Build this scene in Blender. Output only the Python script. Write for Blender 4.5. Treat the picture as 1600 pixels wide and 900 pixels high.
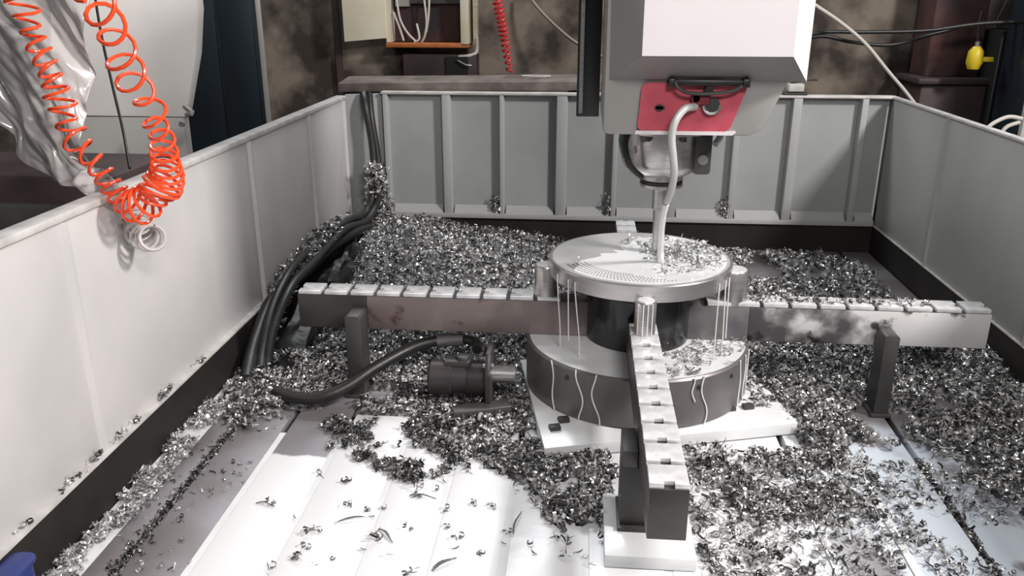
import bpy, bmesh, math, random
import numpy as np
from mathutils import Vector, Matrix, noise
for o in list(bpy.data.objects): bpy.data.objects.remove(o)
S = bpy.context.scene
C = S.collection
random.seed(7)
PI = math.pi
R = math.radians

# ---------------------------------------------------------------- camera, world, light
cam = bpy.data.cameras.new('camera'); co = bpy.data.objects.new('camera', cam); C.objects.link(co)
cam.sensor_width = 36; cam.lens = 1300 / 1600 * 36
co.location = (0, 0, 1.5); co.rotation_euler = (R(90 - 19.41), 0, R(4.85))
cam.clip_start = 0.05
S.camera = co
S.view_settings.view_transform = 'Standard'; S.view_settings.look = 'None'
S.view_settings.gamma = 1; S.view_settings.use_curve_mapping = False
S.view_settings.exposure = 0.0
W = bpy.data.worlds.new('world'); S.world = W; W.use_nodes = True
W.node_tree.nodes['Background'].inputs[0].default_value = (0.90, 0.95, 1.0, 1)
W.node_tree.nodes['Background'].inputs[1].default_value = 0.16

def area(loc, target, sx, sy, power, col):
    l = bpy.data.lights.new('hall_or_fill_light', 'AREA'); l.shape = 'RECTANGLE'; l.size = sx; l.size_y = sy
    l.energy = power; l.color = col
    o = bpy.data.objects.new('hall_or_fill_light', l); C.objects.link(o); o.location = loc
    o.rotation_euler = (Vector(target) - Vector(loc)).to_track_quat('-Z', 'Y').to_euler()
    return o
area((3.9, 1.35, 3.95), (-0.7, 2.2, 0.2), 0.7, 0.7, 350, (1.0, 0.96, 0.94))
area((-0.9, 6.2, 4.6), (-0.3, 3.2, 0.0), 3.2, 0.5, 130, (0.93, 0.97, 1.0))
area((0.9, -0.3, 3.1), (-1.1, 2.6, 0.4), 1.2, 0.5, 90, (1.0, 0.955, 0.93))  # added fill from the front, brightens the left wall and white column

# ---------------------------------------------------------------- materials
MATS = {}
def mat(name, col, rough=.5, metal=0., col2=None, nscale=6., bump=0., bscale=60., spec=.5, thr=(.35, .65), detail=6., coat=0., stretch=None, alpha=1., trans=0.):
    if name in MATS: return MATS[name]
    m = bpy.data.materials.new(name); m.use_nodes = True; nt = m.node_tree; b = nt.nodes['Principled BSDF']
    b.inputs['Base Color'].default_value = (*col, 1); b.inputs['Roughness'].default_value = rough
    b.inputs['Metallic'].default_value = metal; b.inputs['Specular IOR Level'].default_value = spec
    b.inputs['Coat Weight'].default_value = coat; b.inputs['Alpha'].default_value = alpha
    b.inputs['Transmission Weight'].default_value = trans
    tc = nt.nodes.new('ShaderNodeTexCoord'); mp = nt.nodes.new('ShaderNodeMapping')
    nt.links.new(tc.outputs['Object'], mp.inputs[0])
    if stretch: mp.inputs['Scale'].default_value = stretch
    if col2:
        n = nt.nodes.new('ShaderNodeTexNoise'); n.inputs['Scale'].default_value = nscale; n.inputs['Detail'].default_value = detail
        r = nt.nodes.new('ShaderNodeMapRange'); r.inputs[1].default_value = thr[0]; r.inputs[2].default_value = thr[1]
        x = nt.nodes.new('ShaderNodeMix'); x.data_type = 'RGBA'
        x.inputs[6].default_value = (*col, 1); x.inputs[7].default_value = (*col2, 1)
        nt.links.new(mp.outputs[0], n.inputs['Vector']); nt.links.new(n.outputs[0], r.inputs[0])
        nt.links.new(r.outputs[0], x.inputs[0]); nt.links.new(x.outputs[2], b.inputs['Base Color'])
    if bump:
        n2 = nt.nodes.new('ShaderNodeTexNoise'); n2.inputs['Scale'].default_value = bscale; n2.inputs['Detail'].default_value = 4
        bp = nt.nodes.new('ShaderNodeBump'); bp.inputs['Strength'].default_value = bump; bp.inputs['Distance'].default_value = .01
        nt.links.new(mp.outputs[0], n2.inputs['Vector']); nt.links.new(n2.outputs[0], bp.inputs['Height']); nt.links.new(bp.outputs[0], b.inputs['Normal'])
    MATS[name] = m; return m

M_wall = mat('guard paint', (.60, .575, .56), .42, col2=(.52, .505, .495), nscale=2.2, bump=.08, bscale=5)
M_wallb_dimmed = mat('guard paint dimmed rear', (.36, .37, .365), .4, col2=(.30, .31, .31), nscale=2.0, bump=.06, bscale=5)  # same guard paint, darkened for the weaker light at the rear
M_wallr_shaded = mat('guard paint shaded right', (.40, .40, .37), .4, col2=(.33, .33, .31), nscale=1.6, bump=.08, bscale=5)  # same guard paint again, shade of the right wall put into the colour
M_rail = mat('rail paint', (.62, .60, .58), .45, col2=(.45, .43, .41), nscale=12)
M_skirt = mat('black skirt', (.014, .0125, .0115), .6, col2=(.022, .019, .017), nscale=5, spec=.3)
M_ribs = mat('guard rib paint', (.39, .395, .39), .38)
M_head = mat('head paint', (.31, .305, .29), .4, col2=(.28, .275, .262), nscale=3)
M_headd = mat('head cover light', (.70, .66, .665), .35, col2=(.66, .625, .63), nscale=3)
M_head_shaded = mat('head cover shaded', (.26, .255, .245), .45, col2=(.29, .285, .27), nscale=4)  # shaded copy of the cover paint, for left cheek and underside
M_red = mat('red plate', (.50, .085, .115), .42, col2=(.42, .06, .09), nscale=14)
M_black = mat('black plastic', (.015, .016, .015), .4)
M_steel = mat('bright steel', (.62, .60, .59), .3, metal=.9, col2=(.5, .49, .48), nscale=20, stretch=(1, 1, 6), bump=.03, bscale=40)
M_discs = mat('turned steel', (.66, .645, .63), .27, metal=.85, col2=(.55, .53, .52), nscale=9, stretch=(1, 1, 9))
M_drum = mat('dark turned steel', (.14, .128, .124), .36, metal=.45, col2=(.20, .19, .187), nscale=5, stretch=(1, 1, .5))
M_hub = mat('black hub steel', (.035, .035, .037), .16, metal=.6, col2=(.07, .07, .07), nscale=4, stretch=(3, 3, .3))
M_dark = mat('dark gun steel', (.05, .049, .048), .45, metal=.3, col2=(.075, .073, .07), nscale=7, bump=.05, bscale=30)
M_motor = mat('motor grey', (.045, .042, .044), .4, metal=.3, col2=(.07, .055, .055), nscale=9, bump=.05)
M_milk = mat('milky coolant', (.76, .77, .77), .2, col2=(.66, .675, .675), nscale=5, bump=.05, bscale=8, spec=.6)
M_milkside = mat('coolant trickle milk', (.78, .77, .76), .2)
M_tooth = mat('tooth steel', (.80, .80, .80), .2, metal=.25, col2=(.62, .62, .62), nscale=25)
M_slot = mat('slot dark', (.03, .03, .03), .5)
M_hose = mat('rubber hose', (.018, .018, .017), .42, bump=.1, bscale=80)
M_orange = mat('orange hose', (.95, .085, .02), .28, coat=.4)
M_redc = mat('red far hose', (.75, .05, .06), .35)
M_nozzle = mat('grey hose', (.50, .50, .48), .35, metal=.1)
M_conc = mat('stained concrete', (.25, .205, .165), .85, col2=(.045, .034, .028), nscale=2.6, bump=.3, bscale=12, thr=(.40, .60))
M_mach = mat('brown machine', (.07, .045, .042), .6, col2=(.03, .02, .02), nscale=3)
M_blue = mat('blue cabinet', (.018, .032, .043), .3, col2=(.011, .018, .026), nscale=2)
M_cream = mat('cream box paint', (.78, .74, .60), .4, col2=(.70, .65, .48), nscale=5)
M_boxin = mat('box interior', (.06, .022, .022), .6, col2=(.02, .015, .02), nscale=9)
M_rust = mat('orange primer', (.50, .16, .04), .5, col2=(.35, .10, .03), nscale=12)
M_cable = mat('white cable', (.60, .57, .52), .5)
M_beam = mat('brown rail', (.20, .165, .15), .5, col2=(.10, .08, .07), nscale=8)
M_yellow = mat('yellow valve', (.70, .52, .02), .4)
M_white = mat('white column', (.86, .83, .80), .35, col2=(.83, .80, .77), nscale=2)
M_grey = mat('grey column', (.42, .41, .39), .4)
M_floor = mat('floor', (.06, .055, .05), .7, col2=(.03, .03, .03), nscale=3)
M_bluep = mat('blue plastic', (.02, .035, .16), .35)
M_under = mat('chip bed', (.34, .33, .33), .3, metal=.4, col2=(.07, .07, .07), nscale=45, bump=.9, bscale=55, thr=(.42, .58))
M_glassy = None

def m_chip(name, lo, hi):
    m = bpy.data.materials.new(name); m.use_nodes = True; nt = m.node_tree; b = nt.nodes['Principled BSDF']
    g = nt.nodes.new('ShaderNodeNewGeometry'); cr = nt.nodes.new('ShaderNodeValToRGB')
    cr.color_ramp.elements[0].color = (*lo, 1); cr.color_ramp.elements[1].color = (*hi, 1)
    cr.color_ramp.elements[0].position = .25; cr.color_ramp.elements[1].position = .95
    nt.links.new(g.outputs['Random Per Island'], cr.inputs[0]); nt.links.new(cr.outputs[0], b.inputs['Base Color'])
    b.inputs['Metallic'].default_value = .5; b.inputs['Roughness'].default_value = .22
    return m
M_chip = m_chip('steel chips', (.07, .07, .07), (.92, .91, .90))
M_chipw = m_chip('wet pale chips', (.30, .30, .30), (.95, .95, .94))
M_chipd = m_chip('dark chips', (.03, .03, .03), (.38, .37, .36))

# table: steel with a milky film of coolant lying on part of it, patch shapes fixed in place
def m_table():
    m = bpy.data.materials.new('machine table steel'); m.use_nodes = True; nt = m.node_tree; b = nt.nodes['Principled BSDF']
    N = nt.nodes.new; Lk = nt.links.new
    tc = N('ShaderNodeTexCoord'); sp = N('ShaderNodeSeparateXYZ'); Lk(tc.outputs['Object'], sp.inputs[0])
    def noi(sc, det=5, st=None):
        n = N('ShaderNodeTexNoise'); n.inputs['Scale'].default_value = sc; n.inputs['Detail'].default_value = det
        if st:
            mp = N('ShaderNodeMapping'); mp.inputs['Scale'].default_value = st; Lk(tc.outputs['Object'], mp.inputs[0]); Lk(mp.outputs[0], n.inputs['Vector'])
        else: Lk(tc.outputs['Object'], n.inputs['Vector'])
        return n.outputs[0]
    def mt(op, a, b_, c=None):
        n = N('ShaderNodeMath'); n.operation = op
        for i, v in enumerate((a, b_, c)):
            if v is None: continue
            if isinstance(v, (int, float)): n.inputs[i].default_value = v
            else: Lk(v, n.inputs[i])
        return n.outputs[0]
    def step(v, lo, hi):
        n = N('ShaderNodeMapRange'); n.interpolation_type = 'SMOOTHSTEP'; n.inputs[1].default_value = lo; n.inputs[2].default_value = hi; Lk(v, n.inputs[0]); return n.outputs[0]
    x, y = sp.outputs[0], sp.outputs[1]
    wob = mt('MULTIPLY', mt('SUBTRACT', noi(9), .5), .10)
    wob2 = mt('MULTIPLY', mt('SUBTRACT', noi(2.4), .5), .9)
    xs = mt('ADD', x, mt('MULTIPLY', wob, .25)); yw = mt('ADD', y, wob)
    left = step(xs, -1.062, -1.050)
    strip1 = mt('SUBTRACT', 1., step(yw, 2.435, 2.455))               # film ends at y 2.44 on the outer strip
    inner = step(xs, -.850, -.838)
    back = mt('SUBTRACT', 1., step(mt('ADD', y, wob2), 2.75, 3.05))
    maskL = mt('MULTIPLY', left, mt('MAXIMUM', strip1, mt('MULTIPLY', inner, back)))
    maskL = mt('MULTIPLY', maskL, back)
    # on the right the film breaks up into patches
    patch = step(mt('ADD', noi(3.2, 6, (1, .6, 1)), mt('MULTIPLY', x, -.10)), .31, .36)
    rgt = step(x, .62, .95)
    mR = mt('ADD', mt('MULTIPLY', rgt, patch), mt('SUBTRACT', 1., rgt))
    mask = mt('MULTIPLY', maskL, mR)
    dry = N('ShaderNodeMix'); dry.data_type = 'RGBA'; dry.inputs[6].default_value = (.17, .155, .155, 1); dry.inputs[7].default_value = (.24, .225, .24, 1)
    Lk(step(noi(3), .35, .65), dry.inputs[0])
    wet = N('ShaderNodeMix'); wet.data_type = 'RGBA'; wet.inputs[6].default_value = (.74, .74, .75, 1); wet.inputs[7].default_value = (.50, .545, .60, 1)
    Lk(step(x, .5, 1.1), wet.inputs[0])  # bluish to the right: the guard wall's shade painted into the film
    mx = N('ShaderNodeMix'); mx.data_type = 'RGBA'; Lk(mask, mx.inputs[0]); Lk(dry.outputs[2], mx.inputs[6]); Lk(wet.outputs[2], mx.inputs[7])
    Lk(mx.outputs[2], b.inputs['Base Color'])
    Lk(mt('SUBTRACT', .42, mt('MULTIPLY', mask, .20)), b.inputs['Roughness'])
    Lk(mt('MULTIPLY', mt('SUBTRACT', 1., mask), .2), b.inputs['Metallic'])
    bp = N('ShaderNodeBump'); bp.inputs['Strength'].default_value = .08; bp.inputs['Distance'].default_value = .01
    Lk(noi(14), bp.inputs['Height']); Lk(bp.outputs[0], b.inputs['Normal'])
    return m
M_table = m_table()

# arms: dull steel, stained; right end washed white with coolant, left end darker
def m_arm(kind):
    m = bpy.data.materials.new('arm steel ' + kind); m.use_nodes = True; nt = m.node_tree; b = nt.nodes['Principled BSDF']
    N = nt.nodes.new; Lk = nt.links.new
    tc = N('ShaderNodeTexCoord')
    def ramp(src, pts):
        r = N('ShaderNodeValToRGB'); e = r.color_ramp.elements
        while len(e) < len(pts): e.new(.5)
        for i, (p_, c_) in enumerate(pts): e[i].position = p_; e[i].color = (*c_, 1)
        Lk(src, r.inputs[0]); return r.outputs[0]
    n = N('ShaderNodeTexNoise'); n.inputs['Scale'].default_value = 7; n.inputs['Detail'].default_value = 6; Lk(tc.outputs['Object'], n.inputs['Vector'])
    if kind == 'left':
        c = ramp(n.outputs[0], [(.0, (.05, .025, .022)), (.36, (.10, .050, .045)), (.41, (.21, .165, .16)), (.55, (.20, .165, .16)), (.75, (.27, .23, .22))])
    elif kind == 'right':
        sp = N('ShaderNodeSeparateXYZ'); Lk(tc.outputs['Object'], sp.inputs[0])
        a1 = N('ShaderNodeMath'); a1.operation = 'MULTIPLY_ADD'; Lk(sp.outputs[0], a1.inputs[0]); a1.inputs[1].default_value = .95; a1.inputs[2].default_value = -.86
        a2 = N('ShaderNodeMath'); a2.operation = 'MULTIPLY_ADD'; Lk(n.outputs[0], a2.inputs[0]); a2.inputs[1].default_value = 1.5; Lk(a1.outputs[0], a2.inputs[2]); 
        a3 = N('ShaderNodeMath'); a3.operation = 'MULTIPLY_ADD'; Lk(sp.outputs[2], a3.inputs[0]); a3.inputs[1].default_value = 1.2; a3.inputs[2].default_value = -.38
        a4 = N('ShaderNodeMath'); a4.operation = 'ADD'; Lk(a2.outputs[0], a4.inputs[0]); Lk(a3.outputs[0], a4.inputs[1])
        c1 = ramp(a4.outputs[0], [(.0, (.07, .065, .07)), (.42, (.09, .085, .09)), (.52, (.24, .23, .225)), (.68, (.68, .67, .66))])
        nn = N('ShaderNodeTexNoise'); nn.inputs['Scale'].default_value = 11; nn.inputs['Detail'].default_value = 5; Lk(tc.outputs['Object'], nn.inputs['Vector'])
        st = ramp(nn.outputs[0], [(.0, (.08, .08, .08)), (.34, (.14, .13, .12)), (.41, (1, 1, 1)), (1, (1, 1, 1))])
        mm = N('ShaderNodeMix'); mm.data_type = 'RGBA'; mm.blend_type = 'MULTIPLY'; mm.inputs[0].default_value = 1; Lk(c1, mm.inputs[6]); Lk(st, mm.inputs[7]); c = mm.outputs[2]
    elif kind == 'mid':
        c = ramp(n.outputs[0], [(.0, (.10, .10, .11)), (.4, (.12, .12, .13)), (.6, (.18, .175, .175)), (1, (.24, .23, .23))])
    else:
        c = ramp(n.outputs[0], [(.0, (.03, .028, .026)), (.4, (.045, .041, .039)), (.7, (.06, .055, .052)), (1, (.07, .065, .06))])
    Lk(c, b.inputs['Base Color']); b.inputs['Roughness'].default_value = .38; b.inputs['Metallic'].default_value = .2
    return m
A_left, A_right, A_mid, A_dark = m_arm('left'), m_arm('right'), m_arm('mid'), m_arm('dark')

# ---------------------------------------------------------------- helpers
def tag(o, label=None, cat=None, group=None, kind=None):
    if label: o['label'] = label
    if cat: o['category'] = cat
    if group: o['group'] = group
    if kind: o['kind'] = kind
    return o
def thing(name, loc, label, cat, group=None, kind=None):
    o = bpy.data.objects.new(name, None); C.objects.link(o); o.location = loc; o.empty_display_size = .05
    return tag(o, label, cat, group, kind)
def wpos(o):
    p = Vector((0, 0, 0))
    while o: p += o.location; o = o.parent
    return p
class MB:
    def __init__(s): s.v = []; s.f = []
    def add(s, vs, fs):
        n = len(s.v); s.v += [tuple(v) for v in vs]; s.f += [tuple(i + n for i in f) for f in fs]; return s
    def box(s, x0, x1, y0, y1, z0, z1, rz=0):
        vs = [(x, y, z) for z in (z0, z1) for y in (y0, y1) for x in (x0, x1)]
        if rz:
            cx, cy = (x0 + x1) / 2, (y0 + y1) / 2; c, q = math.cos(rz), math.sin(rz)
            vs = [(cx + (x - cx) * c - (y - cy) * q, cy + (x - cx) * q + (y - cy) * c, z) for x, y, z in vs]
        return s.add(vs, [(0, 2, 3, 1), (4, 5, 7, 6), (0, 1, 5, 4), (2, 6, 7, 3), (0, 4, 6, 2), (1, 3, 7, 5)])
    def hexa(s, b, t):
        """bottom and top quads (ccw from above)"""
        return s.add(list(b) + list(t), [(3, 2, 1, 0), (4, 5, 6, 7), (0, 1, 5, 4), (1, 2, 6, 5), (2, 3, 7, 6), (3, 0, 4, 7)])
    def prism(s, poly, a0, a1, axis='Y'):
        n = len(poly)
        f = {'Y': lambda u, v, a: (u, a, v), 'Z': lambda u, v, a: (u, v, a), 'X': lambda u, v, a: (a, u, v)}[axis]
        vs = [f(u, v, a0) for u, v in poly] + [f(u, v, a1) for u, v in poly]
        return s.add(vs, [tuple(range(n)), tuple(range(2 * n - 1, n - 1, -1))] + [(i, n + i, n + (i + 1) % n, (i + 1) % n) for i in range(n)])
    def lathe(s, c, prof, n=32, axis='Z', cap=True):
        """prof: (radius, offset) list along axis"""
        vs = []
        for r, h in prof:
            for k in range(n):
                a = 2 * PI * k / n; u, v = r * math.cos(a), r * math.sin(a)
                vs.append({'Z': (c[0] + u, c[1] + v, c[2] + h), 'X': (c[0] + h, c[1] + u, c[2] + v), 'Y': (c[0] + u, c[1] + h, c[2] + v)}[axis])
        fs = [(i * n + k, i * n + (k + 1) % n, (i + 1) * n + (k + 1) % n, (i + 1) * n + k) for i in range(len(prof) - 1) for k in range(n)]
        if cap: fs += [tuple(range(n - 1, -1, -1)), tuple(range((len(prof) - 1) * n, len(prof) * n))]
        return s.add(vs, fs)
    def tube(s, pts, r, n=8, smooth=0):
        P = [Vector(p) for p in pts]
        if smooth: P = crspline(P, smooth)
        up = Vector((0, 0, 1)); vs = []; prev = None
        for i, p in enumerate(P):
            t = (P[min(i + 1, len(P) - 1)] - P[max(i - 1, 0)]).normalized()
            if prev is None:
                a = t.cross(up)
                if a.length < .1: a = t.cross(Vector((1, 0, 0)))
                a.normalize()
            else:
                a = (prev - t * prev.dot(t)); a.normalize()
            prev = a; bb = t.cross(a)
            rr = r[min(i * len(r) // len(P), len(r) - 1)] if isinstance(r, (list, tuple)) else r
            for k in range(n):
                an = 2 * PI * k / n; vs.append(p + a * (rr * math.cos(an)) + bb * (rr * math.sin(an)))
        m = len(P)
        fs = [(i * n + k, i * n + (k + 1) % n, (i + 1) * n + (k + 1) % n, (i + 1) * n + k) for i in range(m - 1) for k in range(n)]
        fs += [tuple(range(n - 1, -1, -1)), tuple(range((m - 1) * n, m * n))]
        return s.add(vs, fs)
    def build(s, name, m, parent=None, bevel=0, smooth=False, seg=2):
        me = bpy.data.meshes.new(name)
        org = wpos(parent) if parent else Vector((0, 0, 0))
        me.from_pydata([tuple(Vector(v) - org) for v in s.v], [], s.f)
        bm = bmesh.new(); bm.from_mesh(me); bmesh.ops.recalc_face_normals(bm, faces=bm.faces)
        if bevel:
            es = [e for e in bm.edges if len(e.link_faces) == 2 and e.calc_face_angle(0) > .5]
            bmesh.ops.bevel(bm, geom=es, offset=bevel, segments=seg, affect='EDGES', profile=.5, clamp_overlap=True)
        bm.to_mesh(me); bm.free()
        me.materials.append(m)
        if smooth or bevel:
            me.polygons.foreach_set('use_smooth', [True] * len(me.polygons)); me.set_sharp_from_angle(angle=R(38))
        o = bpy.data.objects.new(name, me); C.objects.link(o); o.parent = parent
        return o
def crspline(P, k):
    out = []
    for i in range(len(P) - 1):
        p0, p1, p2, p3 = P[max(i - 1, 0)], P[i], P[i + 1], P[min(i + 2, len(P) - 1)]
        for j in range(k):
            t = j / k
            out.append(.5 * ((2 * p1) + (p2 - p0) * t + (2 * p0 - 5 * p1 + 4 * p2 - p3) * t * t + (3 * p1 - p0 - 3 * p2 + p3) * t ** 3))
    out.append(P[-1]); return out
def copy_tree(o, parent=None):
    c = o.copy(); C.objects.link(c); c.parent = parent
    for ch in list(o.children): copy_tree(ch, c)
    return c
def dup(o, loc=None):
    c = o.copy(); C.objects.link(c); c.parent = o.parent
    if loc is not None: c.location = loc
    return c

# ---------------------------------------------------------------- setting: hall round the machine
def struct(o): o['kind'] = 'structure'; return o
struct(MB().box(-5.5, 5.5, -3, 6.5, -.95, -.85).build('floor', M_floor))
wr = struct(MB().box(-5.5, 5.5, 6.5, 6.7, -.85, 3.4).build('wall_rear', M_conc))
MB().box(-1.9, -1.86, 6.45, 6.5, -.85, 3.3).build('conduit', M_mach, wr)
struct(MB().box(-5.6, -5.5, -3, 6.7, -.85, 3.4).build('wall_left', M_conc))

# ---------------------------------------------------------------- machine table with T-slots
slots = [-1.25, -1.055, -.835, -.60, -.405, -.19, .04, .27, .50, .735, .95, 1.17, 1.39, 1.60]
T = thing('machine_table', (0, 0, 0), 'long grey steel machine table with slots, half under milky coolant and chips', 'machine table')
MB().box(-1.425, 1.775, .82, 5.085, -.84, -.07).build('table_bed', M_dark, T)
edges = [-1.335] + slots + [1.775]
for i in range(len(edges) - 1):
    x0 = edges[i] + (.0 if i == 0 else .011); x1 = edges[i + 1] - (.011 if i < len(edges) - 2 else 0)
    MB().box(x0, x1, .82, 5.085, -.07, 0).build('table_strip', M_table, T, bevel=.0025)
for i, x in enumerate(slots):
    if x in (-1.25, 1.17): continue
    o = MB().box(x - .0115, x + .0115, .8, 2.6, -.06, -.002 if x not in (.735, .95) else .004).build('slot_fill', M_milk, T)
    o['label'] = 'pale coolant standing in the table slot'
MB().box(-1.425, -1.34, .82, 5.085, -.07, -.004).build('drain_channel', M_milk, T)

# ---------------------------------------------------------------- guard walls
SK = .165
def guard_left():
    t = thing('guard_wall', (-1.45, 3, 0), 'long pale grey sheet metal guard wall on the left, running towards the camera', 'guard wall')
    ys = [.75, 2.157, 3.52, 4.35, 5.02]
    for a, b in zip(ys[:-1], ys[1:]):
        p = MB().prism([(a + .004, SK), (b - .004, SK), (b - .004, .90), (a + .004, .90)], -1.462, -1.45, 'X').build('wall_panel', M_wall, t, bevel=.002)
        # folded flange standing slightly proud at the seam
        MB().hexa([(-1.452, b - .028, SK), (-1.436, b - .014, SK), (-1.436, b - .004, SK), (-1.452, b - .002, SK)],
                  [(-1.452, b - .028, .90), (-1.436, b - .014, .90), (-1.436, b - .004, .90), (-1.452, b - .002, .90)]).build('seam_flange', M_wall, p)
    MB().box(-1.50, -1.438, .75, 5.04, .902, .925).build('top_rail', M_rail, t, bevel=.004)
    MB().box(-1.50, -1.465, .75, 5.04, .86, .902).build('rail_lip', M_beam, t)
    MB().box(-1.449, -1.428, .8, 5.05, -.06, SK).build('skirt', M_skirt, t)
    MB().box(-1.452, -1.424, .8, 5.02, SK, SK + .008).build('skirt_ledge', M_rail, t)
    for y in (1.2, 2.6, 4.2): MB().box(-1.50, -1.465, y, y + .05, -.85, .86).build('post', M_beam, t)
    return t
guard_left()
def guard_right():
    t = thing('guard_wall', (1.79, 3, 0), 'shaded grey sheet metal guard wall on the right of the table', 'guard wall')
    ys = [.75, 2.3, 3.25, 4.30, 5.10]
    for i, (a, b) in enumerate(zip(ys[:-1], ys[1:])):
        p = MB().prism([(a + .003, SK), (b - .003, SK), (b - .003, .93), (a + .003, .93)], 1.79, 1.802, 'X').build('wall_panel', M_wallr_shaded, t, bevel=.002)
        if i < 3:
            MB().hexa([(1.792, b - .03, SK), (1.792, b - .002, SK), (1.782, b - .006, SK), (1.778, b - .016, SK)],
                      [(1.792, b - .03, .93), (1.792, b - .002, .93), (1.782, b - .006, .93), (1.778, b - .016, .93)]).build('seam_flange', M_wallr_shaded, p)
    MB().box(1.784, 1.82, .75, 5.16, .93, .943).build('top_rail', M_rail, t, bevel=.003)
    MB().box(1.782, 1.79, .8, 5.10, -.06, SK).build('skirt', M_skirt, t)
    MB().box(1.780, 1.792, .8, 5.10, SK, SK + .006).build('skirt_ledge', M_rail, t)
    for y in (1.2, 2.6, 4.2): MB().box(1.81, 1.85, y, y + .05, -.85, .92).build('post', M_beam, t)
    return t
guard_right()
def guard_rear():
    t = thing('guard_wall', (.27, 5.12, 0), 'grey rear guard wall of ribbed sheet panels behind the work table', 'guard wall')
    ribs = [-1.226, -.861, -.508, -.160, .185, .529, .900, 1.229, 1.621, 1.79]
    wid = [.028, .05, .024, .06, .026, .05, .035, .05, .035]
    for i in range(len(ribs) - 1):
        a, b = ribs[i], ribs[i + 1]
        MB().box(a + .002, b - .002, 5.135, 5.147, SK, .94).build('wall_panel', M_wallb_dimmed, t)
        w = wid[i]
        MB().hexa([(a - .008, 5.134, SK + .03), (a + .0, 5.085, SK + .03), (a + w, 5.085, SK + .03), (a + w + .008, 5.134, SK + .03)],
                  [(a - .008, 5.134, .93), (a + .0, 5.085, .93), (a + w, 5.085, .93), (a + w + .008, 5.134, .93)]).build('rib', M_ribs, t, bevel=.003)
        # sloping ledge at the foot of each bay
        MB().prism([(5.088, SK + .03), (5.134, SK + .075), (5.134, SK + .03)], a + w + .012, b - .012, 'X').build('foot_ledge', M_ribs, t)
    MB().box(-1.235, 1.78, 5.08, 5.147, SK, SK + .03).build('bottom_rail', M_ribs, t, bevel=.004)
    MB().box(-1.235, 1.80, 5.08, 5.15, .93, .945).build('top_rail', M_rail, t, bevel=.004)
    MB().box(-1.42, 1.78, 5.10, 5.135, -.06, SK).build('skirt', M_skirt, t)
    # plain filler sheet turning the left corner
    MB().hexa([(-1.445, 5.05, SK), (-1.24, 5.125, SK), (-1.24, 5.14, SK), (-1.445, 5.065, SK)],
              [(-1.445, 5.05, .93), (-1.24, 5.125, .93), (-1.24, 5.14, .93), (-1.445, 5.065, .93)]).build('corner_sheet', M_wallb_dimmed, t)
    return t
guard_rear()
# rail / bellows beam lying behind the rear wall
t = thing('beam', (-.7, 5.3, .93), 'brown grey steel beam lying along the top of the rear guard wall', 'beam')
MB().hexa([(-1.52, 5.16, .93), (.14, 5.16, .955), (.14, 5.42, .955), (-1.52, 5.42, .93)], [(-1.52, 5.16, .985), (.14, 5.16, 1.01), (.14, 5.42, 1.03), (-1.52, 5.42, 1.005)]).build('beam_body', M_beam, t, bevel=.006)
MB().box(-1.50, .12, 5.19, 5.23, .86, .93).build('beam_web', M_mach, t)
MB().tube([(-.30 + .09 * math.cos(a), 5.30 + .04 * math.sin(a), 1.026) for a in [k * PI / 12 for k in range(24)]], .004, 5).build('wire_ring', M_rail, t)
for x in (-1.3, -.1): MB().box(x, x + .06, 5.25, 5.31, -.85, .95).build('beam_post', M_mach, t)

# ---------------------------------------------------------------- spindle head
H = thing('spindle_head', (.36, 2.9, 1.06), 'large white milling head with red nozzle plate hanging over the round workpiece', 'milling machine head')
body = [(.082, 1.062), (.545, 1.062), (.585, 1.085), (.655, 1.243), (.655, 2.3), (.066, 2.3), (.066, 1.072)]
MB().prism(body, 2.8, 3.35, 'Y').build('head_casting', M_head, H, bevel=.006)
# protruding sloped cover: front, two chamfered cheeks and the sloping underside
f = [(.172, 2.64, 1.325), (.622, 2.64, 1.325)]; bk = [(.08, 2.80, 1.238), (.708, 2.80, 1.238)]
cv = MB().add([f[0], f[1], (.622, 2.64, 2.3), (.172, 2.64, 2.3)], [(0, 1, 2, 3)]).build('front_cover', M_headd, H)
MB().add([f[1], bk[1], (.708, 2.80, 2.3), (.622, 2.64, 2.3)], [(0, 1, 2, 3)]).build('side_cover', mat('cover cheek lit', (.82, .80, .79), .35), H)  # right cheek coloured lighter, as lit from the right
MB().add([f[0], bk[0], (.067, 2.80, 2.3), (.172, 2.64, 2.3)], [(0, 1, 2, 3)]).build('side_cover', M_head_shaded, H)  # shade of the left cheek put into its colour
MB().add([f[0], f[1], bk[1], bk[0]], [(0, 1, 2, 3)]).build('sloped_underside', M_head_shaded, H)
MB().box(.655, .708, 2.80, 3.3, 1.238, 2.3).build('cover_rear', M_head, H)
MB().box(-.03, .062, 3.42, 3.50, 1.035, 2.3).build('guide_rail', M_black, H, bevel=.004)
MB().box(-.02, -.005, 3.405, 3.42, 1.05, 2.3).build('guide_rail_face', M_steel, H)
MB().box(-.03, .3, 3.34, 3.5, 1.5, 2.3).build('rail_bracket', M_dark, H)
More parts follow.
